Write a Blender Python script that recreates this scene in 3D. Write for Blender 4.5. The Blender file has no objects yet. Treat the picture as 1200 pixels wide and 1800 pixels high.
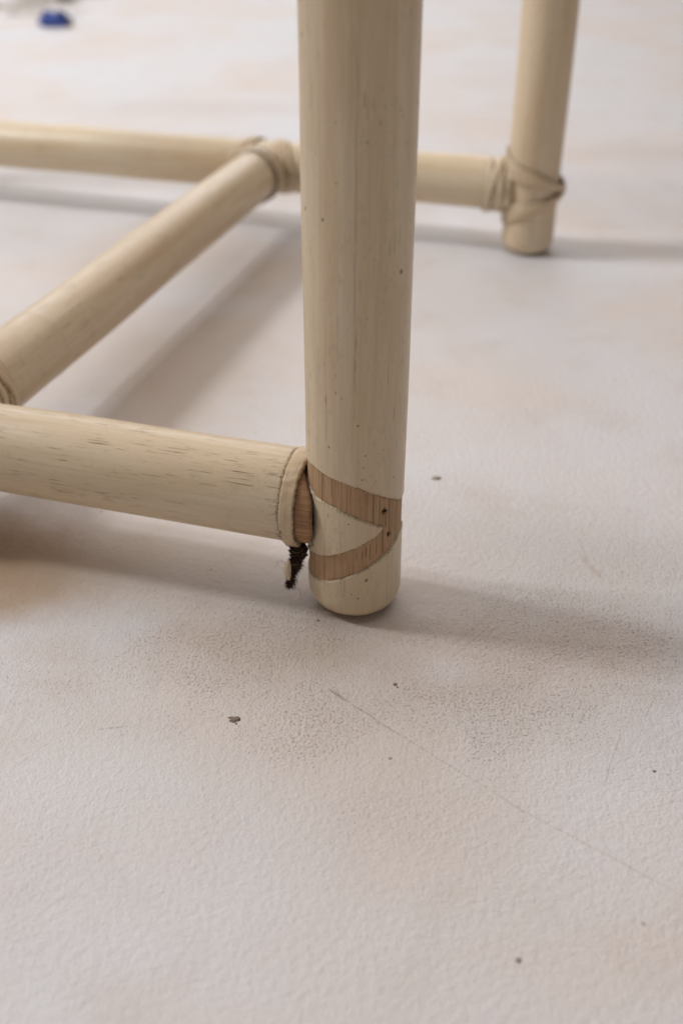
import bpy, bmesh, math, random
import numpy as np
from mathutils import Vector, Matrix, noise as mn
random.seed(7); rng = np.random.default_rng(7)
R = math.radians
sc = bpy.context.scene
C = sc.collection

# ------------------------------------------------------------------ camera, world, lamps, exposure
CAM_H, PITCH, FPX = 0.262, R(33.7), 1888.0
cam = bpy.data.cameras.new("camera"); cam_o = bpy.data.objects.new("camera", cam); C.objects.link(cam_o)
cam_o.location = (0, 0, CAM_H); cam_o.rotation_euler = (R(90) - PITCH, 0, 0)
cam.sensor_fit = 'VERTICAL'; cam.sensor_height = 36.0; cam.lens = FPX / 1800 * 36
cam.clip_start = 0.01; cam.clip_end = 60
cam.dof.use_dof = True; cam.dof.focus_distance = 0.378; cam.dof.aperture_fstop = 7.0
sc.camera = cam_o

w = bpy.data.worlds.new("World"); sc.world = w; w.use_nodes = True
bg = w.node_tree.nodes["Background"]
bg.inputs[0].default_value = (1.0, 0.88, 0.76, 1); bg.inputs[1].default_value = 0.13

def area_lamp(name, loc, target, sx, sy, power, col):
    l = bpy.data.lights.new(name, 'AREA'); l.shape = 'RECTANGLE'; l.size = sx; l.size_y = sy
    l.energy = power; l.color = col
    o = bpy.data.objects.new(name, l); C.objects.link(o); o.location = loc
    o.rotation_euler = (Vector(target) - Vector(loc)).to_track_quat('-Z', 'Y').to_euler()
    return o
area_lamp("window_light", (-1.75, 0.80, 1.75), (0, 0.6, 0), 0.46, 0.46, 33, (0.97, 0.98, 1.0))
area_lamp("back_fill", (-0.5, 3.5, 1.25), (0, 1.3, 0), 2.4, 1.1, 21, (0.88, 0.93, 1.0))  # added fill from behind, for rims and a bluish far floor
area_lamp("overhead_fill", (-0.2, 1.6, 2.6), (0, 0.8, 0), 4.2, 3.6, 51, (1.0, 0.885, 0.80))  # added warm overhead fill, standing in for ambient bounce
vs = sc.view_settings
vs.view_transform = 'Standard'; vs.look = 'None'; vs.exposure = 0.06; vs.gamma = 1.0; vs.use_curve_mapping = False

# ------------------------------------------------------------------ helpers
def tag(o, label=None, cat=None, group=None, kind=None):
    if label: o['label'] = label
    if cat: o['category'] = cat
    if group: o['group'] = group
    if kind: o['kind'] = kind
    return o

def mesh_obj(name, verts, faces, mat=None, parent=None, uvs=None, smooth=True, attrs=None):
    me = bpy.data.meshes.new(name)
    me.from_pydata([tuple(v) for v in verts], [], faces)
    if smooth: me.polygons.foreach_set("use_smooth", [True] * len(me.polygons))
    if uvs is not None:
        ul = me.uv_layers.new(name="UVMap")
        li = np.zeros(len(me.loops), dtype=np.int32); me.loops.foreach_get("vertex_index", li)
        ul.data.foreach_set("uv", np.asarray(uvs, dtype=np.float32)[li].ravel())
    for k, v in (attrs or {}).items():
        a = me.attributes.new(k, 'FLOAT', 'POINT'); a.data.foreach_set("value", np.asarray(v, dtype=np.float32))
    if mat: me.materials.append(mat)
    me.update()
    o = bpy.data.objects.new(name, me); C.objects.link(o)
    if parent: o.parent = parent
    return o

def grid_faces(nu, nv, closed_u=False, keep=None):
    F = []
    for j in range(nv - 1):
        for i in range(nu if closed_u else nu - 1):
            i2 = (i + 1) % nu
            q = (j * nu + i, j * nu + i2, (j + 1) * nu + i2, (j + 1) * nu + i)
            if keep is None or all(keep[k] for k in q): F.append(q)
    return F

def compact(verts, faces, *arrs):
    used = sorted({i for f in faces for i in f}); m = {v: k for k, v in enumerate(used)}
    return [verts[i] for i in used], [tuple(m[i] for i in f) for f in faces], [[a[i] for i in used] for a in arrs]

def frame(a):
    a = Vector(a).normalized()
    x = Vector((0, 0, 1)).cross(a) if abs(a.z) < 0.9 else Vector((1, 0, 0))
    x = (x - a * x.dot(a)).normalized(); y = a.cross(x)
    return Matrix((x, y, a)).transposed()

# photograph pixel -> point on a floor-parallel plane or on an upright pole
cc, ss = math.cos(PITCH), math.sin(PITCH)
def ray(px, py):
    u = (px - 600) / FPX; v = (py - 900) / FPX
    return Vector((u, cc - v * ss, -ss - v * cc))
def at(px, py, z=0.0):
    d = ray(px, py); t = (z - CAM_H) / d.z
    return Vector((0, 0, CAM_H)) + d * t
def on_pole(cx, cy, r, px, py):
    d = ray(px, py); ox, oy = -cx, -cy
    a = d.x ** 2 + d.y ** 2; b = 2 * (ox * d.x + oy * d.y); c = ox * ox + oy * oy - r * r
    D = b * b - 4 * a * c
    t = (-b - math.sqrt(D)) / (2 * a) if D > 0 else -b / (2 * a)
    P = Vector((0, 0, CAM_H)) + d * t
    return math.atan2(P.x - cx, -(P.y - cy)), P.z

# ------------------------------------------------------------------ materials
class NT:
    def __init__(s, name):
        s.m = bpy.data.materials.new(name); s.m.use_nodes = True; s.t = s.m.node_tree
        s.b = s.t.nodes["Principled BSDF"]
    def n(s, typ, **kw):
        nd = s.t.nodes.new(typ)
        for k, v in kw.items():
            if k in nd.inputs.keys(): s.put(nd.inputs[k], v)
            else: setattr(nd, k, v)
        return nd
    def put(s, inp, v):
        if hasattr(v, 'is_output') or isinstance(v, bpy.types.NodeSocket): s.t.links.new(v, inp)
        else: inp.default_value = v
    def math(s, op, a, b=0.0, c=None, clamp=False):
        nd = s.t.nodes.new('ShaderNodeMath'); nd.operation = op; nd.use_clamp = clamp
        s.put(nd.inputs[0], a); s.put(nd.inputs[1], b)
        if c is not None: s.put(nd.inputs[2], c)
        return nd.outputs[0]
    def mapr(s, v, a, b, c=0.0, d=1.0, smooth=True):
        nd = s.t.nodes.new('ShaderNodeMapRange')
        if smooth: nd.interpolation_type = 'SMOOTHSTEP'
        for i, x in enumerate((v, a, b, c, d)): s.put(nd.inputs[i], x)
        return nd.outputs[0]
    def mix(s, f, a, b, mode='MIX'):
        nd = s.t.nodes.new('ShaderNodeMix'); nd.data_type = 'RGBA'; nd.blend_type = mode
        s.put(nd.inputs[0], f); s.put(nd.inputs[6], a); s.put(nd.inputs[7], b)
        return nd.outputs[2]
    def vscale(s, vec, sx, sy, sz, off=(0, 0, 0)):
        nd = s.t.nodes.new('ShaderNodeMapping'); s.put(nd.inputs[0], vec)
        nd.inputs['Location'].default_value = off; nd.inputs['Scale'].default_value = (sx, sy, sz)
        return nd.outputs[0]
    def noise(s, vec, scale=1.0, detail=2.0, rough=0.5, dist=0.0):
        nd = s.t.nodes.new('ShaderNodeTexNoise'); s.put(nd.inputs['Vector'], vec)
        nd.inputs['Scale'].default_value = scale; nd.inputs['Detail'].default_value = detail
        nd.inputs['Roughness'].default_value = rough; nd.inputs['Distortion'].default_value = dist
        return nd.outputs[0]
    def voro(s, vec, scale, feature='F1', out='Distance', rnd=1.0):
        nd = s.t.nodes.new('ShaderNodeTexVoronoi'); nd.feature = feature; s.put(nd.inputs['Vector'], vec)
        nd.inputs['Scale'].default_value = scale; nd.inputs['Randomness'].default_value = rnd
        return nd.outputs[out]
    def bump(s, h, strength, dist, normal=None):
        nd = s.t.nodes.new('ShaderNodeBump'); s.put(nd.inputs['Height'], h)
        nd.inputs['Strength'].default_value = strength; nd.inputs['Distance'].default_value = dist
        if normal is not None: s.put(nd.inputs['Normal'], normal)
        return nd.outputs[0]

def rgb(r, g, b): return (r, g, b, 1.0)

def paint_material(name, seed, pores=0.5, specks=0.5, gain=0.0, base=(0.745, 0.63, 0.465), warm=0.5):
    t = NT(name); uv = t.n('ShaderNodeUVMap').outputs[0]
    o = (seed * 3.17, seed * 1.31, seed)
    broad = t.noise(t.vscale(uv, 90, 9, 1, o), 1, 4, 0.6)
    streak = t.noise(t.vscale(uv, 650, 12, 1, o), 1, 4, 0.65)
    fine = t.noise(t.vscale(uv, 3200, 90, 1, o), 1, 3, 0.6)
    mott = t.noise(t.vscale(uv, 260, 170, 1, o), 1, 5, 0.6)
    c = t.mix(t.mapr(broad, 0.3, 0.72), rgb(*[x * 1.07 for x in base]), rgb(base[0] * 0.94, base[1] * 0.86, base[2] * 0.76))
    c = t.mix(t.math('MULTIPLY', t.mapr(streak, 0.45, 0.8), 0.55 * warm + 0.1), c, rgb(0.54, 0.39, 0.25))
    c = t.mix(t.math('MULTIPLY', t.mapr(fine, 0.5, 0.75), 0.22), c, rgb(0.52, 0.39, 0.26))
    c = t.mix(t.math('MULTIPLY', t.mapr(mott, 0.55, 0.78), 0.30), c, rgb(0.43, 0.33, 0.22))
    # short dark pores along the cane
    p1 = t.noise(t.vscale(uv, 2500, 70, 1, (o[1], o[0], 3)), 1, 2, 0.5, 0.15)
    pm = t.noise(t.vscale(uv, 120, 26, 1, (o[0] + 5, o[1], 1)), 1, 3, 0.5)
    lo = 0.735 - 0.06 * pores
    thr = t.mapr(pm, 0.30, 0.62, lo + 0.07, lo - 0.045)
    pore = t.mapr(t.math('SUBTRACT', p1, thr), 0.0, 0.022)
    c = t.mix(t.math('MULTIPLY', pore, 0.75), c, rgb(0.14, 0.085, 0.05))
    # specks and grime dots
    v = t.voro(t.vscale(uv, 1, 0.8, 1, (o[0], o[1], 0)), 270)
    vr = t.voro(t.vscale(uv, 1, 0.8, 1, (o[0], o[1], 0)), 270, out='Color')
    sep = t.n('ShaderNodeSeparateColor', Color=vr)
    size = t.mapr(sep.outputs[0], 1.0 - 0.07 * specks, 1.0, 0.0, 0.2)
    jag = t.math('MULTIPLY', t.noise(t.vscale(uv, 2300, 1500, 1), 1, 3, 0.6), 0.16)
    sp = t.mapr(t.math('SUBTRACT', t.math('ADD', v, jag), size), 0.02, 0.10, 1, 0)
    c = t.mix(t.math('MULTIPLY', sp, 0.8), c, rgb(0.16, 0.10, 0.065))
    # worn smudges
    sm = t.noise(t.vscale(uv, 900, 420, 1, (2, o[0], 4)), 1, 5, 0.7, 0.6)
    smm = t.noise(t.vscale(uv, 60, 42, 1, (9, o[1], 4)), 1, 2, 0.5)
    smf = t.math('MULTIPLY', t.mapr(sm, 0.57, 0.66), t.mapr(smm, 0.47, 0.66))
    c = t.mix(t.math('MULTIPLY', smf, 0.42 * specks), c, rgb(0.24, 0.165, 0.10))
    # grime beside the windings, and darkened strip edges
    g = t.n('ShaderNodeAttribute', attribute_name='grime').outputs['Fac']
    gn = t.math('MULTIPLY', g, t.mapr(t.noise(t.vscale(uv, 1300, 700, 1), 1, 4, 0.7), 0.42 - gain, 0.66 - gain), clamp=True)
    c = t.mix(t.math('MULTIPLY', gn, 0.75), c, rgb(0.15, 0.105, 0.07))
    t.put(t.b.inputs['Base Color'], c)
    t.put(t.b.inputs['Roughness'], t.mapr(mott, 0.3, 0.7, 0.29, 0.45, False))
    t.b.inputs['Specular IOR Level'].default_value = 0.42
    h = t.math('ADD', t.math('MULTIPLY', streak, 0.6), t.math('MULTIPLY', fine, 0.35))
    h = t.math('SUBTRACT', h, t.math('MULTIPLY', pore, 1.0)); h = t.math('SUBTRACT', h, sp)
    t.put(t.b.inputs['Normal'], t.bump(h, 0.35, 0.0003))
    return t.m

def near_leg_marks(m):
    """individual nicks and the long seam down the near leg"""
    nt = m.node_tree; b = nt.nodes["Principled BSDF"]; src = b.inputs['Base Color'].links[0].from_socket
    t = NT.__new__(NT); t.m = m; t.t = nt; t.b = b
    uv = t.n('ShaderNodeUVMap').outputs[0]; sp = t.n('ShaderNodeSeparateXYZ', Vector=uv); U, V = sp.outputs[0], sp.outputs[1]
    n1 = t.math('MULTIPLY', t.math('SUBTRACT', t.noise(t.vscale(uv, 1, 1, 1), 1600, 3, 0.6), 0.5), 0.9)
    c = src
    for px, py, su, sv, st in [(536, 366, .0005, .0008, .85), (566, 386, .00045, .0006, .85), (590, 322, .0003, .0004, .6), (642, 801, .0004, .0005, .6), (639, 822, .0003, .0005, .5),
                               (637, 843, .0005, .0004, .55), (566, 819, .0003, .0005, .4), (618, 1045, .00028, .0003, .9), (629, 1052, .0004, .0004, .95), (578, 785, .0004, .0006, .6),
                               (613, 921, .0003, .0003, .9), (602, 937, .00022, .00022, .8), (529, 60, .0005, .001, .5), (645, 250, .0006, .0005, .35), (633, 252, .0003, .0003, .35), (577, 905, .0005, .001, .3),
                               (590, 690, .0003, .0007, .5), (600, 700, .0003, .0007, .35), (682, 995, .0005, .0003, .3), (692, 838, .0007, .0004, .4), (661, 845, .0004, .0004, .4), (572, 702, .0003, .0018, .5)]:
        a_, z_ = on_pole(A.x, A.y, RL, px, py)
        du = t.math('DIVIDE', t.math('SUBTRACT', U, a_ * RL), su); dv = t.math('DIVIDE', t.math('SUBTRACT', V, z_), sv)
        d = t.math('ADD', t.math('SQRT', t.math('ADD', t.math('MULTIPLY', du, du), t.math('MULTIPLY', dv, dv))), n1)
        c = t.mix(t.math('MULTIPLY', t.mapr(d, 0.6, 1.2, 1, 0), st), c, rgb(0.13, 0.08, 0.05))
    for px, py0, py1, wd_, st in [(627, 60, 690, .00035, .28), (625, 560, 690, .0002, .55), (571, 560, 780, .0002, .35), (592, 500, 640, .0003, .25), (605, 1010, 1050, .0002, .5), (684, 600, 760, .0002, .25)]:
        a_, z1 = on_pole(A.x, A.y, RL, px, py0); _, z0 = on_pole(A.x, A.y, RL, px, py1)
        w_ = t.math('MULTIPLY', t.math('SUBTRACT', t.noise(t.vscale(uv, 0, 40, 1), 1, 3), 0.5), 0.0014)
        du = t.math('ABSOLUTE', t.math('SUBTRACT', t.math('SUBTRACT', U, a_ * RL), w_))
        m_ = t.math('MULTIPLY', t.mapr(du, wd_ * .2, wd_ * 1.6, 1, 0), t.math('MULTIPLY', t.mapr(V, z0 - .002, z0 + .006), t.mapr(V, z1 - .01, z1 + .004, 1, 0)))
        m_ = t.math('MULTIPLY', m_, t.mapr(t.noise(t.vscale(uv, 300, 160, 1), 1, 3), 0.3, 0.6, .35, 1))
        c = t.mix(t.math('MULTIPLY', m_, st), c, rgb(0.26, 0.17, 0.105))
    nt.links.new(c, b.inputs['Base Color'])

def bare_material(name, c0, c1, seed=0.0):
    t = NT(name); uv = t.n('ShaderNodeUVMap').outputs[0]; o = (seed, seed * 2, seed)
    a = t.noise(t.vscale(uv, 900, 8, 1, o), 1, 5, 0.7); b = t.noise(t.vscale(uv, 3000, 26, 1, o), 1, 3, 0.6)
    br = t.noise(t.vscale(uv, 130, 90, 1, o), 1, 4, 0.6)
    c = t.mix(t.mapr(a, 0.35, 0.68), rgb(*c0), rgb(*c1))
    c = t.mix(t.math('MULTIPLY', t.mapr(b, 0.44, 0.72), 0.55), c, rgb(*[x * 0.55 for x in c1]))
    c = t.mix(t.math('MULTIPLY', t.mapr(br, 0.5, 0.75), 0.45), c, rgb(c1[0] * 0.72, c1[1] * 0.66, c1[2] * 0.6))
    k = t.n('ShaderNodeAttribute', attribute_name='crack').outputs['Fac']
    c = t.mix(t.math('MULTIPLY', k, 0.9, clamp=True), c, rgb(0.085, 0.045, 0.025))
    t.put(t.b.inputs['Base Color'], c); t.b.inputs['Roughness'].default_value = 0.72
    t.b.inputs['Specular IOR Level'].default_value = 0.25
    t.put(t.b.inputs['Normal'], t.bump(t.math('ADD', a, t.math('MULTIPLY', b, 0.5)), 0.5, 0.0003))
    return t.m

def plain(name, col, rough=0.7, var=0.25, scale=900, spec=0.3):
    t = NT(name); ob = t.n('ShaderNodeTexCoord').outputs['Object']
    n1 = t.noise(ob, scale, 4, 0.6)
    t.put(t.b.inputs['Base Color'], t.mix(t.mapr(n1, 0.3, 0.7), rgb(*[x * (1 - var) for x in col]), rgb(*[min(1, x * (1 + var)) for x in col])))
    t.b.inputs['Roughness'].default_value = rough; t.b.inputs['Specular IOR Level'].default_value = spec
    t.put(t.b.inputs['Normal'], t.bump(n1, 0.4, 0.0004))
    return t.m

M_leg = paint_material("cream_paint_leg", 1.0, pores=0.15, specks=1.0, warm=0.6)
M_leg2 = paint_material("cream_paint_far_leg", 4.0, pores=0.2, specks=0.6)
M_str = paint_material("cream_paint_stretcher", 2.3, pores=1.0, specks=0.35, warm=0.5)
M_str2 = paint_material("cream_paint_rear_stretcher", 5.1, pores=0.5, specks=0.3, base=(0.74, 0.64, 0.48))
M_cross = paint_material("cream_paint_cross_stretcher", 7.7, pores=0.7, specks=0.5, base=(0.73, 0.62, 0.465))
M_bind = paint_material("cream_paint_binding", 3.4, pores=0.3, specks=0.8, gain=0.09, base=(0.72, 0.61, 0.45))
M_bare = bare_material("bare_rattan", (0.62, 0.415, 0.255), (0.48, 0.30, 0.175), 1.0)
M_raw = bare_material("raw_cane_end", (0.48, 0.29, 0.16), (0.33, 0.18, 0.09), 3.0)
M_gap = plain("dark_gap", (0.045, 0.028, 0.018), 0.9, 0.5)
M_fibre = plain("dark_brown_fibre", (0.05, 0.026, 0.018), 0.85, 0.5)
M_lfibre = plain("pale_fibre", (0.50, 0.38, 0.26), 0.7, 0.3)
M_blue = plain("blue_scrap", (0.055, 0.10, 0.36), 0.6, 0.4, 120)
M_twine = plain("pale_twine", (0.48, 0.44, 0.36), 0.8, 0.2, 300)
M_husk = plain("brown_husk", (0.14, 0.11, 0.075), 0.8, 0.3, 200)
M_fleck = plain("grey_brown_fleck", (0.24, 0.185, 0.145), 0.85, 0.4, 2500)

M_pale = plain("dusty_grey_fleck", (0.42, 0.36, 0.31), 0.85, 0.4, 2500)

# ------------------------------------------------------------------ floor
def floor_material():
    t = NT("chalky_white_floor"); P = t.n('ShaderNodeTexCoord').outputs['Object']
    big = t.noise(P, 5.5, 5, 0.55, 0.4); mid = t.noise(t.vscale(P, 1, 1, 1, (3, 1, 0)), 24, 4, 0.6, 0.3)
    c = t.mix(t.mapr(big, 0.36, 0.66), rgb(0.695, 0.69, 0.715), rgb(0.70, 0.635, 0.60))
    c = t.mix(t.math('MULTIPLY', t.mapr(mid, 0.5, 0.75), 0.4), c, rgb(0.60, 0.53, 0.48))
    # orange-peel relief of the rolled paint
    peel = t.noise(P, 980, 3.0, 0.65, 0.0); peel2 = t.noise(P, 380, 3, 0.6, 0.1)
    worn = t.noise(t.vscale(P, 1, 1, 1, (0.7, 0.35, 0)), 12, 4, 0.6, 0.4)
    sep0 = t.n('ShaderNodeSeparateXYZ', Vector=P); zones = None
    zn = t.math('MULTIPLY', t.math('SUBTRACT', t.noise(P, 32, 4, 0.6), 0.5), 1.3)
    for zx, zy, zr, zs in [(430, 1150, .08, .9), (860, 1240, .06, .9), (1010, 1120, .085, .9), (1160, 1010, .07, .6), (560, 1260, .055, .8), (760, 1110, .03, .8), (120, 1190, .05, .5), (690, 1420, .04, .45), (1000, 1330, .05, .35)]:
        q = at(zx, zy)
        dx = t.math('SUBTRACT', sep0.outputs[0], q.x); dy = t.math('MULTIPLY', t.math('SUBTRACT', sep0.outputs[1], q.y), 1.6)
        d = t.math('DIVIDE', t.math('SQRT', t.math('ADD', t.math('MULTIPLY', dx, dx), t.math('MULTIPLY', dy, dy))), zr)
        z_ = t.math('MULTIPLY', t.mapr(t.math('ADD', d, zn), 0.15, 1.15, 1, 0), zs)
        zones = z_ if zones is None else t.math('MAXIMUM', zones, z_)
    rough_zone = t.math('MAXIMUM', zones, t.math('MULTIPLY', t.mapr(worn, 0.45, 0.7), 0.4))
    # brown dirt lodged in the hollows where the paint is worn
    fine = t.noise(t.vscale(P, 1, 1, 1, (4, 2, 0)), 1500, 3, 0.6)
    pit = t.math('SUBTRACT', t.math('SUBTRACT', 1.0, peel), t.math('MULTIPLY', t.math('SUBTRACT', fine, 0.5), 0.5))
    patchy = t.noise(t.vscale(P, 1, 1, 1, (1, 6, 0)), 70, 3, 0.6)
    thr = t.math('ADD', t.mapr(rough_zone, 0, 1, 0.75, 0.555, False), t.math('MULTIPLY', t.math('SUBTRACT', patchy, 0.5), 0.16))
    pits = t.mapr(t.math('SUBTRACT', pit, thr), 0.0, 0.06)
    c = t.mix(t.math('MULTIPLY', pits, 0.75), c, rgb(0.40, 0.24, 0.145))
    # rare black specks
    v = t.voro(P, 95); vc = t.n('ShaderNodeSeparateColor', Color=t.voro(P, 95, out='Color'))
    sp = t.mapr(t.math('ADD', t.math('SUBTRACT', v, t.mapr(vc.outputs[0], 0.90, 1.0, 0.0, 0.055)), t.math('MULTIPLY', t.noise(P, 1500, 2), 0.05)), 0.03, 0.055, 1, 0)
    c = t.mix(t.math('MULTIPLY', sp, 0.55), c, rgb(0.27, 0.20, 0.15))
    sepP = t.n('ShaderNodeSeparateXYZ', Vector=P)
    X, Y = sepP.outputs[0], sepP.outputs[1]
    wob = t.math('MULTIPLY', t.math('SUBTRACT', t.noise(P, 90, 3, 0.6), 0.5), 0.006)
    brk = t.noise(P, 210, 3, 0.6)
    def seg(p, q, width, col, strength, soft=0.5, broken=True):
        nonlocal c
        a = at(*p); b = at(*q); dx, dy = b.x - a.x, b.y - a.y; L = math.hypot(dx, dy); dx /= L; dy /= L
        rx = t.math('SUBTRACT', X, a.x); ry = t.math('SUBTRACT', Y, a.y)
        al = t.math('ADD', t.math('MULTIPLY', rx, dx), t.math('MULTIPLY', ry, dy))
        ac = t.math('SUBTRACT', t.math('MULTIPLY', rx, -dy), t.math('MULTIPLY', ry, -dx))
        ac = t.math('ADD', ac, t.math('MULTIPLY', wob, 0.25))
        over = t.math('MAXIMUM', t.math('SUBTRACT', al, L), t.math('MULTIPLY', al, -1))
        over = t.math('MAXIMUM', over, 0.0)
        d = t.math('ADD', t.math('ABSOLUTE', ac), t.math('MULTIPLY', over, 0.35))
        m = t.mapr(d, width * soft, width * 1.3, 1, 0)
        if broken: m = t.math('MULTIPLY', m, t.mapr(brk, 0.34, 0.54, 0.3, 1))
        c = t.mix(t.math('MULTIPLY', m, strength), c, rgb(*col))
        return m
    br = (0.33, 0.23, 0.155)
    s1 = seg((583, 1214), (700, 1290), 0.00036, br, 0.52)
    seg((583, 1214), (606, 1229), 0.0007, br, 0.8)
    seg((700, 1290), (920, 1426), 0.00032, br, 0.36); seg((920, 1426), (1200, 1575), 0.00032, br, 0.27)
    seg((770, 1155), (860, 1080), 0.00028, br, 0.45); seg((790, 1160), (850, 1108), 0.00025, br, 0.45)
    seg((868, 1072), (905, 985), 0.00028, br, 0.40); seg((905, 985), (960, 900), 0.00028, br, 0.2)
    seg((1060, 1380), (1090, 1290), 0.00028, br, 0.3); seg((1130, 1265), (1190, 1160), 0.00028, br, 0.3)
    seg((725, 1205), (760, 1180), 0.0003, br, 0.45); seg((176, 1282), (222, 1277), 0.0004, br, 0.5)
    seg((540, 1172), (560, 1187), 0.0003, br, 0.4); seg((100, 975), (122, 988), 0.0005, br, 0.35)
    seg((1028, 985), (1050, 1010), 0.0016, (0.42, 0.30, 0.20), 0.55, 0.1); seg((1018, 950), (1032, 985), 0.0004, br, 0.3)
    seg((740, 960), (700, 1000), 0.0003, br, 0.25); seg((1080, 420), (1200, 440), 0.002, (0.55, 0.46, 0.40), 0.3, 0.1)
    # blots: ochre stain rubbed in near left, and shadow browns painted into the colour
    def blot(p, rx_, ry_, col, strength):
        nonlocal c
        a = at(*p)
        dx = t.math('DIVIDE', t.math('SUBTRACT', X, a.x), rx_); dy = t.math('DIVIDE', t.math('SUBTRACT', Y, a.y), ry_)
        d = t.math('SQRT', t.math('ADD', t.math('MULTIPLY', dx, dx), t.math('MULTIPLY', dy, dy)))
        d = t.math('ADD', d, t.math('MULTIPLY', t.math('SUBTRACT', t.noise(P, 28, 4, 0.6), 0.5), 0.9))
        c = t.mix(t.math('MULTIPLY', t.mapr(d, 0.2, 1.15, 1, 0), strength), c, rgb(*col))
    blot((-50, 990), 0.070, 0.048, (0.40, 0.255, 0.145), 0.95)  # ochre dirt, also browning the frame's shadow here
    blot((120, 1010), 0.08, 0.03, (0.56, 0.44, 0.33), 0.45)
    blot((330, 640), 0.06, 0.11, (0.57, 0.46, 0.37), 0.55)  # beige painted in to warm the cross stretcher's shadow
    blot((870, 1150), 0.07, 0.03, (0.60, 0.48, 0.41), 0.5)  # beige stain, deepened to brown the near leg's shadow
    blot((780, 1180), 0.014, 0.010, (0.76, 0.76, 0.78), 0.6)
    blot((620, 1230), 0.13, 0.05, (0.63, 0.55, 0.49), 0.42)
    blot((950, 980), 0.09, 0.06, (0.64, 0.57, 0.52), 0.35)
    blot((1130, 270), 0.10, 0.05, (0.60, 0.52, 0.49), 0.5); blot((330, 190), 0.16, 0.05, (0.58, 0.53, 0.53), 0.4)  # soft shadow bands painted into the floor colour
    blot((150, 1380), 0.045, 0.03, (0.72, 0.72, 0.74), 0.6)
    blot((330, 1560), 0.05, 0.02, (0.71, 0.70, 0.72), 0.4)
    blot((720, 1440), 0.05, 0.035, (0.64, 0.58, 0.545), 0.35)
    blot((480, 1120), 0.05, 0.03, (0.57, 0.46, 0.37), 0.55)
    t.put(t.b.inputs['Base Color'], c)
    t.put(t.b.inputs['Roughness'], t.mapr(big, 0.3, 0.7, 0.42, 0.56, False))
    t.b.inputs['Specular IOR Level'].default_value = 0.35
    h = t.math('ADD', t.math('MULTIPLY', peel, t.mapr(rough_zone, 0, 1, 0.45, 1.0, False)), t.math('MULTIPLY', peel2, 0.8))
    h = t.math('SUBTRACT', h, t.math('MULTIPLY', pits, 0.25))
    h = t.math('SUBTRACT', h, t.math('MULTIPLY', s1, 0.3))
    nb = t.bump(h, 0.7, 0.0010)
    t.put(t.b.inputs['Normal'], t.bump(t.noise(P, 14, 3), 0.3, 0.004, nb))
    return t.m
nx = 61
fx = np.linspace(-4, 4, nx); fv = [(x, y, 0.0) for y in np.linspace(-2.5, 6.5, nx) for x in fx]
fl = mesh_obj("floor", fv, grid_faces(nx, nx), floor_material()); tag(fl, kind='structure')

# ------------------------------------------------------------------ layout of the frame
TH = R(16.2)
W = Vector((-math.cos(TH), math.sin(TH), 0))       # along the stretchers, towards the photograph's left
Bk = Vector((math.sin(TH), math.cos(TH), 0))       # towards the back
A = at(623, 1047); B = at(925, 438)
RL, RS, ZS = 0.01785, 0.0178, 0.0428
WIDTH = 0.56
D_ = A + W * WIDTH; C_ = B + W * WIDTH
j_pt = at(490, 275, ZS); tj = (j_pt - B).dot(W)
J = B + W * tj; J.z = ZS
tk = tj - (A - B).dot(W)
tk = (J - A).dot(W); K = A + W * (tk + 0.007); K.z = ZS

root = bpy.data.objects.new("cane_furniture_frame", None); C.objects.link(root); root.location = A
tag(root, "cream painted cane furniture frame of round legs and stretchers, standing on a white floor", "furniture frame")
def place(o, mat):     # world matrix -> child of root
    o.parent = root; o.matrix_parent_inverse = Matrix.Translation(-A); o.matrix_basis = mat
    return o

def pole(name, p0, p1, r, mat, nu=96, nv=120, vs_=None, rad=None, wob=0.00035, seed=0.0, grime=None, label=None, closed=True):
    p0 = Vector(p0); p1 = Vector(p1); L = (p1 - p0).length; fr = frame(p1 - p0)
    vv = np.linspace(0, L, nv) if vs_ is None else np.asarray(vs_)
    verts, uvs, gr = [], [], []
    for v in vv:
        cxw = mn.noise(Vector((v * 6, seed, 1.3))) * wob * 2.2; cyw = mn.noise(Vector((v * 6, seed, 7.7))) * wob * 2.2
        for i in range(nu + 1):
            th = 2 * math.pi * i / nu
            rr = r + wob * mn.noise(Vector((math.cos(th) * 0.9 + seed, math.sin(th) * 0.9, v * 14)))
            if rad: rr = rad(th, v, rr)
            verts.append((rr * math.cos(th) + cxw, rr * math.sin(th) + cyw, v)); uvs.append((th * r, v))
            gr.append(grime(th, v) if grime else 0.0)
    F = grid_faces(nu + 1, len(vv))
    if closed:
        F.append(tuple(range(nu, -1, -1))[1:]); n0 = (len(vv) - 1) * (nu + 1); F.append(tuple(range(n0, n0 + nu)))
    o = mesh_obj(name, verts, F, mat, None, uvs, attrs={'grime': gr})
    m = fr.to_4x4(); m.translation = p0
    place(o, m)
    if label: o['label'] = label
    return o

def foot_r(v, r):
    h = 0.0095
    if v >= h: return r
    q = 1 - v / h
    return r * (0.54 + 0.46 * (1 - q ** 2.4) ** 0.55) if q < 1 else r * 0.54

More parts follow.
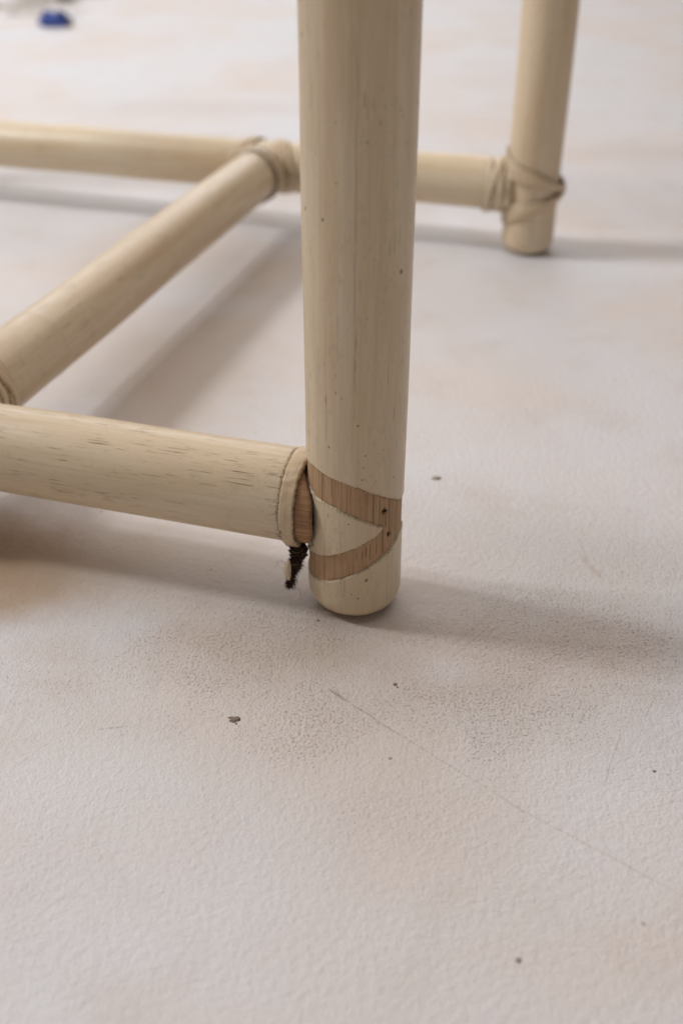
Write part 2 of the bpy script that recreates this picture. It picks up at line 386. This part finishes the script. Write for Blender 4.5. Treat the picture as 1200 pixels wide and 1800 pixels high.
# ---- near leg, with the bare marks its lost binding left
edge_top = [(534.5, 797), (540, 807), (552, 820), (570, 834), (600, 848), (630, 858), (660, 869), (690, 876), (702, 878), (706, 875)]
edge_mid = [(674, 927), (651, 919.5), (625, 910.5), (590, 894), (564, 880), (551, 870), (543, 856), (537.5, 836)]
low_up = [(543, 965), (548, 969), (564, 976), (581, 977), (599, 973), (625, 964), (646, 953), (665, 940), (674, 927)]
low_dn = [(703, 932), (697, 948), (684, 968), (660, 989), (630, 1007), (600, 1019), (582, 1022), (561, 1019), (549, 1011), (545, 1005)]
def cyl(pts): return [on_pole(A.x, A.y, RL, *p) for p in pts]
ct, cm, cl, cd = cyl(edge_top), cyl(edge_mid), cyl(low_up), cyl(low_dn)
zr_t = ct[-1][1]; zr_b = cd[0][1]
poly = ([(-2.6, ct[0][1] + 0.010)] + ct + [(1.5, zr_t), (2.0, zr_t + 0.004), (2.7, zr_t + 0.012)] +
        [(2.7, zr_b - 0.012), (2.0, zr_b - 0.004), (1.5, zr_b + 0.0002)] + cd + [(-2.6, cd[-1][1] + 0.003)] +
        [(-2.6, cl[0][1] + 0.006)] + cl + cm[1:] + [(-2.6, cm[-1][1] + 0.006)])
PX = np.array([p[0] * RL for p in poly]); PZ = np.array([p[1] for p in poly])
def sdist(x, z):
    """signed distance (positive inside) from the bare mark's outline, metres on the unrolled leg"""
    x = np.asarray(x); z = np.asarray(z); n = len(PX)
    best = np.full(x.shape, 1e9); inside = np.zeros(x.shape, bool)
    for i in range(n):
        ax, az, bx, bz = PX[i], PZ[i], PX[(i + 1) % n], PZ[(i + 1) % n]
        dx, dz = bx - ax, bz - az; L2 = dx * dx + dz * dz + 1e-15
        tt = np.clip(((x - ax) * dx + (z - az) * dz) / L2, 0, 1)
        best = np.minimum(best, np.hypot(x - ax - tt * dx, z - az - tt * dz))
        cr = ((az > z) != (bz > z)) & (x < (bx - ax) * (z - az) / (bz - az + 1e-15) + ax)
        inside ^= cr
    return np.where(inside, best, -best)
def snoise(x, z, f, s=0.0):
    return np.array([mn.noise(Vector((a * f, b * f, s))) for a, b in zip(np.ravel(x), np.ravel(z))]).reshape(np.shape(x))

def build_near_leg():
    near_leg_marks(M_leg)
    nu = 300
    vl = np.concatenate([np.linspace(0, 0.0005, 3)[:-1], np.linspace(0.0005, 0.0105, 26)[:-1], np.linspace(0.0105, 0.078, 190)[:-1], np.linspace(0.078, 0.42, 60)])
    th = np.linspace(-math.pi, math.pi, nu + 1)
    T, V = np.meshgrid(th, vl)
    sd = sdist(T * RL, V); rag = snoise(T * RL, V, 1400) * 0.00022 + snoise(T * RL, V, 420, 3.0) * 0.00018
    m = np.clip((sd + rag) / 0.00030 + 0.5, 0, 1)
    lip = np.exp(-((sd + rag + 0.0006) / 0.0006) ** 2) * 0.00010 * (V > 0.012)
    gr = np.exp(-((sd + rag) / 0.0006) ** 2) * 0.8
    verts, uvs = [], []
    for b in range(len(vl)):
        v = vl[b]
        cxw = mn.noise(Vector((v * 5, 2.0, 1.3))) * 0.0007 * min(1, v / 0.05); cyw = mn.noise(Vector((v * 5, 2.0, 7.7))) * 0.0007 * min(1, v / 0.05)
        for a in range(nu + 1):
            t_ = th[a]
            r = foot_r(v, RL) + 0.00022 * mn.noise(Vector((math.sin(t_), math.cos(t_), v * 16))) + 0.00004 * mn.noise(Vector((math.sin(t_) * 9, math.cos(t_) * 9, v * 5)))
            r += -0.00095 * m[b, a] + lip[b, a]
            r += 0.0004 * math.exp(-((v - 0.262) / 0.004) ** 2)
            verts.append((r * math.sin(t_) + cxw, -r * math.cos(t_) + cyw, v)); uvs.append((t_ * RL, v))
    F = grid_faces(nu + 1, len(vl)); F.append(tuple(range(nu, 0, -1)))
    o = mesh_obj("leg", verts, F, M_leg, None, uvs, attrs={'grime': gr.ravel()})
    place(o, Matrix.Translation(A)); o['label'] = "near leg with two bare wood bands where its binding is gone"
    # bare wood showing in the recess
    nz, nt = 170, 520
    zl = np.linspace(0.008, 0.078, nz); tl = np.linspace(-2.5, 2.6, nt)
    T, V = np.meshgrid(tl, zl); sd = sdist(T * RL, V)
    keep = (sd > -0.0009).ravel()
    crack = np.zeros(T.shape)
    def line(px, y0, y1, wd=0.00016, st=1.0):
        a, za = on_pole(A.x, A.y, RL, px, y0); b, zb = on_pole(A.x, A.y, RL, px - (y1 - y0) * 0.01, y1)
        f = np.clip((V - zb) / (za - zb + 1e-9), 0, 1); tt = b + (a - b) * f + snoise(V, V, 300, px) * 0.006
        inn = 1 / (1 + np.exp(-(za - V) / 0.0003)) / (1 + np.exp(-(V - zb) / 0.0003))
        crack[:] = np.maximum(crack, st * inn * np.exp(-((T - tt) * RL / wd) ** 2))
    for q in [(565, 832, 880, .00016, .9), (582, 840, 872, .0001, .5), (658, 868, 922, .00018, .7), (663, 870, 900, .0001, .5), (670, 874, 905, .0001, .5), (680, 905, 927, .0002, .95), (674, 932, 972, .0002, .9), (687, 878, 938, .00018, .8),
              (693, 880, 930, .0001, .7), (698, 890, 945, .00014, .75), (701, 880, 930, .0001, .5), (663, 945, 975, .00018, .8), (651, 958, 985, .00018, .85), (644, 962, 980, .0002, .9), (637, 972, 984, .00016, .8),
              (627, 970, 985, .00012, .8), (607, 974, 985, .0001, .5), (668, 880, 915, .0001, .4), (600, 855, 890, .0001, .3), (615, 860, 885, .0001, .35), (635, 864, 900, .0001, .4), (645, 866, 918, .00012, .45)]:
        line(*q)
    for k in range(46):
        px = 540 + 165 * random.random(); y0 = 800 + 200 * random.random(); line(px, y0, y0 + 8 + 26 * random.random(), 0.00008, 0.2 + 0.35 * random.random())
    for (px, py, sx, sz) in [(677, 899, .0010, .0012), (684, 939, .0008, .0010)]:
        a, z = on_pole(A.x, A.y, RL, px, py)
        d = np.hypot((T - a) * RL / sx, (V - z) / sz) + snoise(T * RL, V, 1500, 9.0) * 0.7
        crack[:] = np.maximum(crack, np.clip(1.35 - d, 0, 1) * 1.1)
    crack = np.maximum(crack, 0.9 * np.exp(-(np.clip(sd - 0.0001, 0, 1) / 0.00028)) * (snoise(T * RL, V, 260, 5.0) > -0.15) * 0.8)
    ridge = snoise(T * RL * 8, V * 0.3, 260, 2.0)
    verts, uvs = [], []
    for b in range(nz):
        v = zl[b]
        cxw = mn.noise(Vector((v * 5, 2.0, 1.3))) * 0.0007 * min(1, v / 0.05); cyw = mn.noise(Vector((v * 5, 2.0, 7.7))) * 0.0007 * min(1, v / 0.05)
        for a in range(nt):
            t_ = tl[a]
            r = RL - 0.00050 + 0.00022 * mn.noise(Vector((math.sin(t_), math.cos(t_), v * 16))) - 0.00030 * min(1, crack[b, a]) + 0.00004 * ridge[b, a]
            verts.append((r * math.sin(t_) + cxw, -r * math.cos(t_) + cyw, v)); uvs.append((t_ * RL, v))
    F = grid_faces(nt, nz, keep=keep); verts, F, (uvs, ck) = compact(verts, F, uvs, list(crack.ravel()))
    s = mesh_obj("bare_wood_band", verts, F, M_bare, o, uvs, attrs={'crack': ck})
    # torn staple stubs and loose fibres
    def tuft(px, py, n, ln, mat, spread=1.2):
        t_, z = on_pole(A.x, A.y, RL, px, py); base = Vector((math.sin(t_) * RL, -math.cos(t_) * RL, z)); nrm = Vector((math.sin(t_), -math.cos(t_), 0))
        V_, F_ = [], []
        for i in range(n):
            d = (nrm * 0.7 + Vector((random.uniform(-1, 1), random.uniform(-1, 1), random.uniform(-1, 1))) * spread).normalized()
            if d.dot(nrm) < 0.1: d += nrm * 0.5
            tube([base - nrm * 0.0005 + Vector((random.uniform(-1, 1) * .0004, random.uniform(-1, 1) * .0004, random.uniform(-1, 1) * .0006)) + d * ln * q * random.uniform(.7, 1.1) for q in (0, .5, 1)], 0.00009, V_, F_)
        return mesh_obj("staple_stub", V_, F_, mat, o, smooth=False)
    tuft(677, 899, 14, 0.0014, M_fibre); tuft(684, 939, 10, 0.0011, M_fibre)
    V_, F_ = [], []
    pts = []
    for i, (px, py) in enumerate([(664, 924), (674, 926), (684, 929.5), (692, 930), (699, 928)]):
        t_, z = on_pole(A.x, A.y, RL, px, py); rr = RL + 0.0003 + 0.0006 * math.sin(i); pts.append(Vector((math.sin(t_) * rr, -math.cos(t_) * rr, z)))
    tube(pts, 0.00011, V_, F_); mesh_obj("loose_fibre", V_, F_, M_lfibre, o)
    return o

def tube(pts, r, V_, F_, sides=4, taper=True):
    n = len(pts); base = len(V_)
    for i, p in enumerate(pts):
        t_ = (pts[min(n - 1, i + 1)] - pts[max(0, i - 1)])
        if t_.length < 1e-9: t_ = Vector((0, 0, 1))
        fr = frame(t_); rr = r * (1 - 0.6 * i / (n - 1)) if taper else r
        for k in range(sides):
            a = 2 * math.pi * k / sides
            V_.append(p + fr @ Vector((math.cos(a) * rr, math.sin(a) * rr, 0)))
    for i in range(n - 1):
        for k in range(sides):
            k2 = (k + 1) % sides
            F_.append((base + i * sides + k, base + i * sides + k2, base + (i + 1) * sides + k2, base + (i + 1) * sides + k))

leg_near = build_near_leg()

def leg_rad(th, v, r): return foot_r(v, r)
lv = np.concatenate([np.linspace(0, 0.011, 16)[:-1], np.linspace(0.011, 0.42, 70)])
leg_b = pole("leg", B, B + Vector((0, 0, 0.42)), 0.0175, M_leg2, 80, vs_=lv, rad=leg_rad, seed=3, label="rear leg with its cream binding still wrapped round the joint")
leg_c = pole("leg", C_, C_ + Vector((0, 0, 0.42)), RL, M_leg2, 64, vs_=lv, rad=leg_rad, seed=5)
leg_d = pole("leg", D_, D_ + Vector((0, 0, 0.42)), RL, M_leg2, 64, vs_=lv, rad=leg_rad, seed=6)

# ---- stretchers
def up(p, z): return Vector((p.x, p.y, z))
S0 = 0.0239    # front stretcher's paint ends this far from the near leg's axis
def front_grime(th, v): return math.exp(-v / 0.0006) * 0.9 + 0.42 * math.exp(-v / 0.009) * max(0, 0.6 + 1.2 * mn.noise(Vector((th * 2.2, v * 60, 3))))
fr_st = pole("stretcher", up(A, ZS) + W * S0, up(D_, ZS) - W * 0.016, RS, M_str, 128, 320, seed=8, wob=0.0005, grime=front_grime, label="front stretcher streaked with short dark pores")
re_st = pole("stretcher", up(B, ZS) + W * 0.012, up(C_, ZS) - W * 0.016, 0.0170, M_str2, 96, 160, seed=9, wob=0.0006)
Lc = (J - K).length
kn = [0.078, 0.30]
def cross_rad(th, v, r):
    for q in kn: r += 0.00022 * math.exp(-((v - q) / 0.003) ** 2) - 0.00012 * math.exp(-((v - q - 0.003) / 0.0012) ** 2)
    return r
def cross_grime(th, v): return 0.45 * math.exp(-((v - kn[0]) / 0.0012) ** 2) + 0.5 * math.exp(-abs(v - 0.03) / 0.003)
cr_dir = (J - K).normalized()
cr_st = pole("cross_stretcher", K + cr_dir * 0.012, J - cr_dir * 0.012, 0.0170, M_cross, 96, 220, rad=cross_rad, seed=11, grime=cross_grime)

# ---- rails under the seat, above the frame of the picture
for p, q in ((A, D_), (B, C_), (A, B), (D_, C_)):
    pole("seat_rail", up(p, 0.40), up(q, 0.40), 0.014, M_leg2, 32, 20, seed=13)

# ---- bindings
def ribbon(path, normals, width, thick, V_, F_, U_, closed=False):
    n = len(path); base = len(V_); prof = [(-.5, -.15), (-.47, .55), (-.2, .95), (.2, .95), (.47, .55), (.5, -.15)]
    m = len(prof); s = 0.0
    for i in range(n):
        t_ = (path[(i + 1) % n] - path[i - 1]) if closed else (path[min(n - 1, i + 1)] - path[max(0, i - 1)])
        t_.normalize(); side = t_.cross(normals[i]).normalized()
        if i: s += (path[i] - path[i - 1]).length
        for a, b in prof:
            V_.append(path[i] + side * a * width + normals[i] * b * thick); U_.append((a * width + base * 0.001, s))
    for i in range(n if closed else n - 1):
        i2 = (i + 1) % n
        for k in range(m - 1):
            F_.append((base + i * m + k, base + i2 * m + k, base + i2 * m + k + 1, base + i * m + k + 1))

def binding(Pj, axis, d, r1, r2, zamp=0.0235, strands=3, label=None, rings=3, ringstart=0.0205, wd=0.0046):
    """strips crossing round the main pole (axis) into a point opposite the joining pole, and rings round that pole"""
    Pj = Vector(Pj); axis = Vector(axis).normalized(); d = Vector(d).normalized(); e = axis.cross(d)
    par = bpy.data.objects.new("binding", None); C.objects.link(par); place(par, Matrix.Translation(Pj))
    if label: par['label'] = label
    sd = random.random() * 100
    for sg in (1, -1):
        for k in range(strands):
            V_, F_, U_ = [], [], []; path, nor = [], []
            N = 72
            for i in range(N + 1):
                ph = -math.pi + 2 * math.pi * i / N      # 0 = opposite the joining pole
                g = (abs(ph) / math.pi)
                g = g ** 0.85
                h = sg * ((zamp - 0.0054 * k) * g + (0.0009 if k else 0) * (1 - g)) + 0.0004 * mn.noise(Vector((ph, sd, k * 3.0)))
                n_ = -d * math.cos(ph) + e * math.sin(ph)
                lift = 0.00035 + 0.0011 * math.exp(-(ph / 0.35) ** 2) * (1 + 0.5 * (2 - k)) + 0.0004 * (k % 2) + (0.0003 if sg > 0 else 0)
                path.append(axis * h + n_ * (r1 + lift)); nor.append(n_.copy())
            ribbon(path, nor, wd, 0.0016, V_, F_, U_)
            mesh_obj("binding_strip", V_, F_, M_bind, par, U_, attrs={'grime': [1.5 * (1.0, .6, 0, 0, .6, 1.0)[i % 6] for i in range(len(V_))]})  # edges darkened to draw dark lines between strips
    for k in range(rings):
        V_, F_, U_ = [], [], []; path, nor = [], []
        N = 60; s0 = ringstart + 0.0046 * k
        for i in range(N + 1):
            a = 2 * math.pi * i / N
            n_ = axis * math.cos(a) + e * math.sin(a)
            s = s0 + 0.0012 * math.cos(2 * a + k) + 0.0036 * (-1) ** k * math.cos(a + 0.5 * k) * (1 if k else 0)
            path.append(d * s + n_ * (r2 + 0.0003 + 0.0005 * (k % 2) + 0.0003 * mn.noise(Vector((a, sd, k))))); nor.append(n_.copy())
        ribbon(path, nor, 0.0054, 0.0012, V_, F_, U_)
        mesh_obj("binding_strip", V_, F_, M_bind, par, U_, attrs={'grime': [1.5 * (1.0, .6, 0, 0, .6, 1.0)[i % 6] for i in range(len(V_))]})
    # dark gaps come only from the darkened strip edges
    return par

Zax = Vector((0, 0, 1))
binding(up(B, 0.043), Zax, W, 0.0177, 0.0166, label="cream binding crossed over the rear leg joint")
binding(J, W, -Bk, 0.0166, 0.0171, zamp=0.0245, label="cream binding round the far end of the cross stretcher")
binding(K, W, Bk, RS + 0.0003, 0.0171, zamp=0.023, ringstart=0.0345, rings=3)
binding(up(D_, ZS), Zax, -W, RL, RS); binding(up(C_, ZS), Zax, -W, RL, 0.0166)

# ---- near joint: cream ring left on the stretcher, raw end against the leg, frayed remains below
O = up(A, ZS); E_ = W.cross(Zax)          # E_ points to the camera side or away
if E_.y > 0: E_ = -E_
def cyl_pt(s, a, r): return O + W * s + (Zax * math.cos(a) + E_ * math.sin(a)) * r
def near_ring():
    V_, U_, gr = [], [], []
    N, Mx = 220, 30; a0, a1 = -2.2, 2.72
    for i in range(N):
        a = a0 + (a1 - a0) * i / (N - 1)
        for k in range(Mx):
            q = k / (Mx - 1)
            s_lo = 0.0184 - 0.0014 * math.exp(-(a / 0.5) ** 2) + 0.00045 * mn.noise(Vector((a * 9, 1, 0))) + 0.00012 * mn.noise(Vector((a * 40, 1, 5))) + 0.0006 * math.exp(-((a - 2.0) / .25) ** 2)
            s_hi = 0.0241 - 0.0009 * math.exp(-((a - 1.85) / .035) ** 2) - 0.0007 * math.exp(-((a - 2.02) / .03) ** 2) + 0.00010 * 2.0 * mn.noise(Vector((a * 38, 1, 9))) + 0.00030 * mn.noise(Vector((a * 8, 4, 0))) + 0.0003 * math.exp(-((a - 2.5) / .2) ** 2)
            s = s_lo + (s_hi - s_lo) * q
            edge = min(q, 1 - q)
            lift = 0.00085 * min(1, edge * 9) ** 0.5 + 0.0007 * math.exp(-((a + 0.05) / 0.45) ** 2) * math.sin(math.pi * q) + 0.00022 * mn.noise(Vector((a * 9, q * 2, 2))) + 0.00010 * mn.noise(Vector((a * 40, q * 7, 2)))
            lift += 0.0009 * math.exp(-((a - 2.62) / 0.22) ** 2)
            V_.append(cyl_pt(s, a, RS - 0.0001 + lift) - A); U_.append((s * 1.0, a * RS))
            gr.append(1.3 * math.exp(-((a - 1.9) / .05) ** 2 - ((q - .95) / .12) ** 2) + 1.3 * math.exp(-((a - 2.2) / .05) ** 2 - ((q - .08) / .14) ** 2) + 0.9 * 1.4 * math.exp(-edge / 0.06) * (0.6 + 0.6 * mn.noise(Vector((a * 14, q, 8)))))
    F_ = grid_faces(Mx, N)
    n0 = len(V_)
    # inner skin so the strip has a thickness
    inner = [cyl_pt(0, 0, 0)] * 0
    for i in range(N):
        a = a0 + (a1 - a0) * i / (N - 1)
        for k in (0, Mx - 1):
            p = V_[i * Mx + k] + A; ax = O + W * (p - O).dot(W); rad_ = (p - ax).normalized()
            V_.append(ax + rad_ * (RS - 0.0010) - A); U_.append((0, a * RS)); gr.append(1.0)
    for i in range(N - 1):
        F_.append((i * Mx, (i + 1) * Mx, n0 + (i + 1) * 2, n0 + i * 2)); F_.append((i * Mx + Mx - 1, n0 + i * 2 + 1, n0 + (i + 1) * 2 + 1, (i + 1) * Mx + Mx - 1))
    for i in (0, N - 1):
        F_.append(tuple([i * Mx + k for k in range(Mx)] + [n0 + i * 2 + 1, n0 + i * 2]))
    o = mesh_obj("binding_ring", V_, F_, M_bind, None, U_, attrs={'grime': gr}); place(o, Matrix.Translation(A))
    o['label'] = "loose cream ring of binding left on the front stretcher"
    return o
ring = near_ring()

def raw_end():
    N, Mx = 200, 46; V_, U_, ck = [], [], []
    r_raw = RS - 0.00045
    for i in range(N + 1):
        a = 2 * math.pi * i / N
        e = r_raw * math.sin(a); e = max(-RL + 1e-4, min(RL - 1e-4, e))
        s_leg = math.sqrt((RL + 0.0002) ** 2 - e * e)
        rag = 0.00022 * mn.noise(Vector((a * 22, 0, 3))) + 0.00012 * mn.noise(Vector((a * 60, 0, 7)))
        s_leg = (s_leg ** 6 + 0.0112 ** 6) ** (1 / 6); s0 = s_leg + 0.00035 + rag
        for k in range(Mx):
            q = k / (Mx - 1); s = s0 + (0.0255 - s0) * q
            rr = r_raw - 0.0006 * math.exp(-q / 0.06) + 0.00012 * mn.noise(Vector((a * 50, s * 90, 2))) + 0.0002 * mn.noise(Vector((a * 6, s * 300, 5))) - 0.0010 * max(0, math.cos(a)) ** 3 * (1 - q)
            rr -= 0.0009 * max(0, -math.cos(a)) ** 8
            V_.append(cyl_pt(s, a, rr) - A); U_.append((a * RS, s))
            c0 = math.exp(-(s - s0) / 0.0006) * (0.5 + 0.7 * mn.noise(Vector((a * 20, 1, 1)))) + 0.8 * math.exp(-abs(s - 0.0184) / 0.0005)
            d = math.hypot((a - 1.95) * RS / 0.0004, (s - 0.0160) / 0.0004); c0 = max(c0, 1.2 - d)
            d = math.hypot((a - 2.35) * RS / 0.0012, (s - 0.0150) / 0.0009) + 0.8 * mn.noise(Vector((a * 40, s * 2500, 2))); c0 = max(c0, (1.1 - d) * 0.8)
            ck.append(max(0, min(1, c0)))
    F_ = grid_faces(Mx, N + 1)
    o = mesh_obj("raw_cane_end", V_, F_, M_raw, fr_st, U_, attrs={'crack': ck})
    o.matrix_parent_inverse = (Matrix.Translation(-A) @ Matrix.Identity(4)).inverted() @ Matrix.Identity(4)
    return o
raw = raw_end(); raw.parent = None; raw.matrix_parent_inverse = Matrix.Identity(4); place(raw, Matrix.Translation(A))
# dark core added so the gap between raw end and leg stays dark
def gap_core():
    N, Mx = 90, 8; V_ = []
    for i in range(N + 1):
        a = 2 * math.pi * i / N; rr = RS - 0.0042; e = rr * math.sin(a); s0 = math.sqrt(RL ** 2 - e * e) - 0.003
        for k in range(Mx): V_.append(cyl_pt(s0 + (0.023 - s0) * k / (Mx - 1), a, rr + 0.0003 * mn.noise(Vector((a * 9, k, 1)))) - A)
    o = mesh_obj("joint_core", V_, grid_faces(Mx, N + 1), M_gap, None); place(o, Matrix.Translation(A))
gap_core()

def frayed():
    # hanging tuft of dark fibre: lumpy core, curled hairs, a pale sliver of old binding
    dep = O.y - 0.006
    def pt(px, py, dy=0.0):
        d = ray(px, py); t_ = (dep + dy) / d.y
        return Vector((0, 0, CAM_H)) + d * t_
    spine = [pt(526, 958, .002), pt(524, 970), pt(521, 985), pt(517, 1000), pt(512, 1014), pt(510, 1024), pt(510, 1033)]
    wd = [.0032, .0031, .0026, .0019, .0011, .0015, .0006]
    V_, F_ = [], []; n = 40
    for i in range(n):
        q = i / (n - 1) * (len(spine) - 1); k = min(len(spine) - 2, int(q)); f = q - k
        c = spine[k].lerp(spine[k + 1], f); rr = wd[k] * (1 - f) + wd[k + 1] * f
        for s in range(20):
            a = 2 * math.pi * s / 20; r = rr * (1 + 0.55 * mn.noise(Vector((math.cos(a) * 1.6, math.sin(a) * 1.6, i * 0.45))) + 0.25 * mn.noise(Vector((a * 3, i * 1.3, 2))))
            V_.append(c + Vector((math.cos(a) * r, math.sin(a) * r * 0.7, 0)) - A)
    F_ = grid_faces(20, n, closed_u=True); F_.append(tuple(range(19, -1, -1))); F_.append(tuple(range((n - 1) * 20, n * 20)))
    core = mesh_obj("frayed_tuft", V_, F_, M_fibre, None, smooth=False); place(core, Matrix.Translation(A))
    core['label'] = "dark frayed fibre tuft hanging under the near joint"
    V_, F_ = [], []
    for i in range(800):
        q = random.random() ** 0.9 * (len(spine) - 1); k = min(len(spine) - 2, int(q)); f = q - k
        c = spine[k].lerp(spine[k + 1], f); rr = wd[k] * (1 - f) + wd[k + 1] * f
        a = random.uniform(0, 2 * math.pi); p = c + Vector((math.cos(a) * rr * .8, math.sin(a) * rr * .6, 0))
        d = Vector((math.cos(a), math.sin(a) * .7, random.uniform(-1.2, 0.3))).normalized(); pts = [p]
        ln = random.uniform(.0008, .0021) * (1.8 if random.random() < .06 else 1); curl = Vector((random.uniform(-1, 1), random.uniform(-1, 1), random.uniform(-1, 1))) * 0.9
        for s in range(6):
            p = p + d * ln / 6; d = (d + curl * 0.4).normalized(); pts.append(p)
        tube(pts, random.uniform(.00006, .00011), V_, F_, 3)
    # one long curling hair at the tip and a pale thread across
    tube([pt(514, 1029), pt(519, 1032), pt(525, 1035), pt(528, 1040), pt(527, 1045)], .00010, V_, F_, 4)
    tube([pt(500, 990, -.002), pt(494, 985), pt(487, 990), pt(484, 997), pt(488, 1001)], .00005, V_, F_, 4)
    tube([pt(503, 996, -.002), pt(495, 999), pt(489, 995), pt(486, 988), pt(491, 984)], .00005, V_, F_, 4)
    V_ = [v - A for v in V_]
    h = mesh_obj("fibre", V_, F_, M_fibre, core, smooth=False); tag(h, kind='stuff')
    V_, F_ = [], []
    tube([pt(513, 968, -.004), pt(518, 971.5, -.0045), pt(524, 972, -.0045), pt(530, 969, -.004), pt(533, 964, -.003)], .00007, V_, F_, 4)
    tube([pt(507, 993, -.004), pt(516, 992.5, -.0045), pt(524, 993, -.003)], .00006, V_, F_, 4)
    tube([pt(530, 973, -.002), pt(536, 974, -.002), pt(541, 974, -.001)], .00008, V_, F_, 4)
    mesh_obj("loose_fibre", [v - A for v in V_], F_, M_lfibre, core)
    # sliver
    V_, U_ = [], []; ol = [(508, 986, 1.5), (506, 992, 5.5), (505, 1000, 7.6), (505, 1008, 7.2), (506, 1014, 5.6), (508, 1020, 2.2)]
    for (x, y, hw) in ol:
        for k in range(9):
            q = k / 8 * 2 - 1; V_.append(pt(x + q * hw * 0.88, y, -.0034 - 0.0009 * (1 - q * q)) - A); U_.append((q * .002, y * .0002))
    m = len(V_)
    F_ = grid_faces(9, len(ol))
    V_ += [v + Vector((0, .0007, 0)) for v in V_]; U_ += U_
    F_ += [tuple(m + i for i in reversed(f)) for f in grid_faces(9, len(ol))]
    for j in range(len(ol) - 1):
        for k in (0, 8): F_.append((j * 9 + k, (j + 1) * 9 + k, m + (j + 1) * 9 + k, m + j * 9 + k))
    mesh_obj("binding_sliver", V_, F_, M_bind, core, U_)
    # little torn bits in the seam between ring, raw end and leg
    V_, F_ = [], []
    for i in range(150):
        a = random.uniform(0.2, 2.6); s = (0.0183 if random.random() < .4 else None)
        if s is None:
            e = (RS - .0004) * math.sin(a); s = max(math.sqrt(max(0, RL ** 2 - e * e)), .0115) + .0005
        elif random.random() < .3: s = 0.0249
        p = cyl_pt(s, a, RS + (0.0001 if s < .0245 else 0)) ; d = (p - O - W * s).normalized()
        q = p + d * random.uniform(.0001, .0005) + Vector((random.uniform(-1, 1), random.uniform(-1, 1), random.uniform(-1, 1))) * .0006
        tube([p, p.lerp(q, .5), q], random.uniform(.00006, .00016), V_, F_, 3)
    h = mesh_obj("torn_fibre", [v - A for v in V_], F_, M_fibre, None, smooth=False); place(h, Matrix.Translation(A)); tag(h, kind='stuff')
frayed()

# ------------------------------------------------------------------ small things on the floor
def crumb(px, py, wx, wy, h, label, name="dirt_fleck", mat=None, cat="fleck", seed=0, sub=3, amp=0.45):
    p = at(px, py); bm = bmesh.new(); bmesh.ops.create_icosphere(bm, subdivisions=sub, radius=1.0)
    for v in bm.verts:
        k = 1 + amp * mn.noise(v.co * 1.4 + Vector((seed, 0, 0))) + amp * 0.5 * mn.noise(v.co * 3.5 + Vector((seed, 3, 0)))
        v.co = Vector((v.co.x * wx * k, v.co.y * wy * k, v.co.z * h * k + h * 0.8))
    me = bpy.data.meshes.new(name); bm.to_mesh(me); bm.free()
    me.polygons.foreach_set("use_smooth", [True] * len(me.polygons))
    me.materials.append(mat or M_fleck); o = bpy.data.objects.new(name, me); C.objects.link(o); o.location = p
    return tag(o, label, cat)
crumb(412, 1265, .0016, .0011, .00018, "largest dark grey fleck lying on the floor in front of the leg", seed=1, amp=.9)
crumb(405, 1262, .0008, .0004, .00015, "thin dark flake touching the left side of the largest fleck", seed=2)
crumb(415, 1272, .0004, .0004, .00012, "tiny brown crumb just below the largest fleck", seed=3)
crumb(766, 841, .0019, .0011, .0005, "dark oval speck lying on the pale floor right of the near leg", mat=M_pale, seed=4)
crumb(910, 1688, .0007, .0007, .0003, "round grey speck on the floor in the bottom right corner", mat=M_pale, seed=5)
crumb(694, 1203, .0006, .0006, .00015, "small black crumb on the floor above the long scratch", seed=6, amp=.9)
crumb(698, 1208, .0003, .0005, .00012, "smallest black crumb, beside another crumb above the long scratch", seed=7)
crumb(685, 1333, .0006, .0005, .00012, "pale grey smudge-like crumb just under the long scratch", mat=M_pale, seed=8)
crumb(559, 1091, .0005, .0004, .00025, "small black crumb lying just in front of the near leg's foot", seed=9)
crumb(1149, 1356, .0005, .0004, .0002, "black crumb on the floor near the right edge", seed=10)

# blue scrap, tangle of pale threads and brown husk, far off at the back left
bl = crumb(97, 46, .020, .012, .0095, "crumpled bright blue scrap lying on the floor at the far left", "blue_scrap", M_blue, "scrap", seed=12, sub=4, amp=.8)
bl2 = crumb(122, 47, .005, .005, .004, "small brown bit touching the right end of the blue scrap", "brown_bit", M_husk, "debris", seed=15, sub=3, amp=.6)
hk = crumb(117, 3, .014, .008, .006, "small brown husk lying on the floor beyond the blue scrap", "brown_husk", M_husk, "debris", seed=14, sub=3, amp=.6)
V_, F_ = [], []
c0 = at(20, 10)
for i in range(26):
    p = c0 + Vector((random.uniform(-.09, .05), random.uniform(-.12, .14), 0.001)); a = random.uniform(-.5, .9); pts = []
    cv = random.uniform(-.35, .35)
    for s in range(14):
        pts.append(p.copy()); a += cv * random.uniform(.2, .8); p = p + Vector((math.cos(a) * .009, math.sin(a) * .009, 0)); p.z = 0.001 + 0.006 * abs(mn.noise(Vector((s * .4, i, 0))))
    tube(pts, .0006, V_, F_, 4, False)
tw = mesh_obj("thread_tangle", [v - c0 for v in V_], F_, M_twine); tw.location = c0
tag(tw, "loose tangle of pale beige threads lying on the floor at the far left corner", "thread")
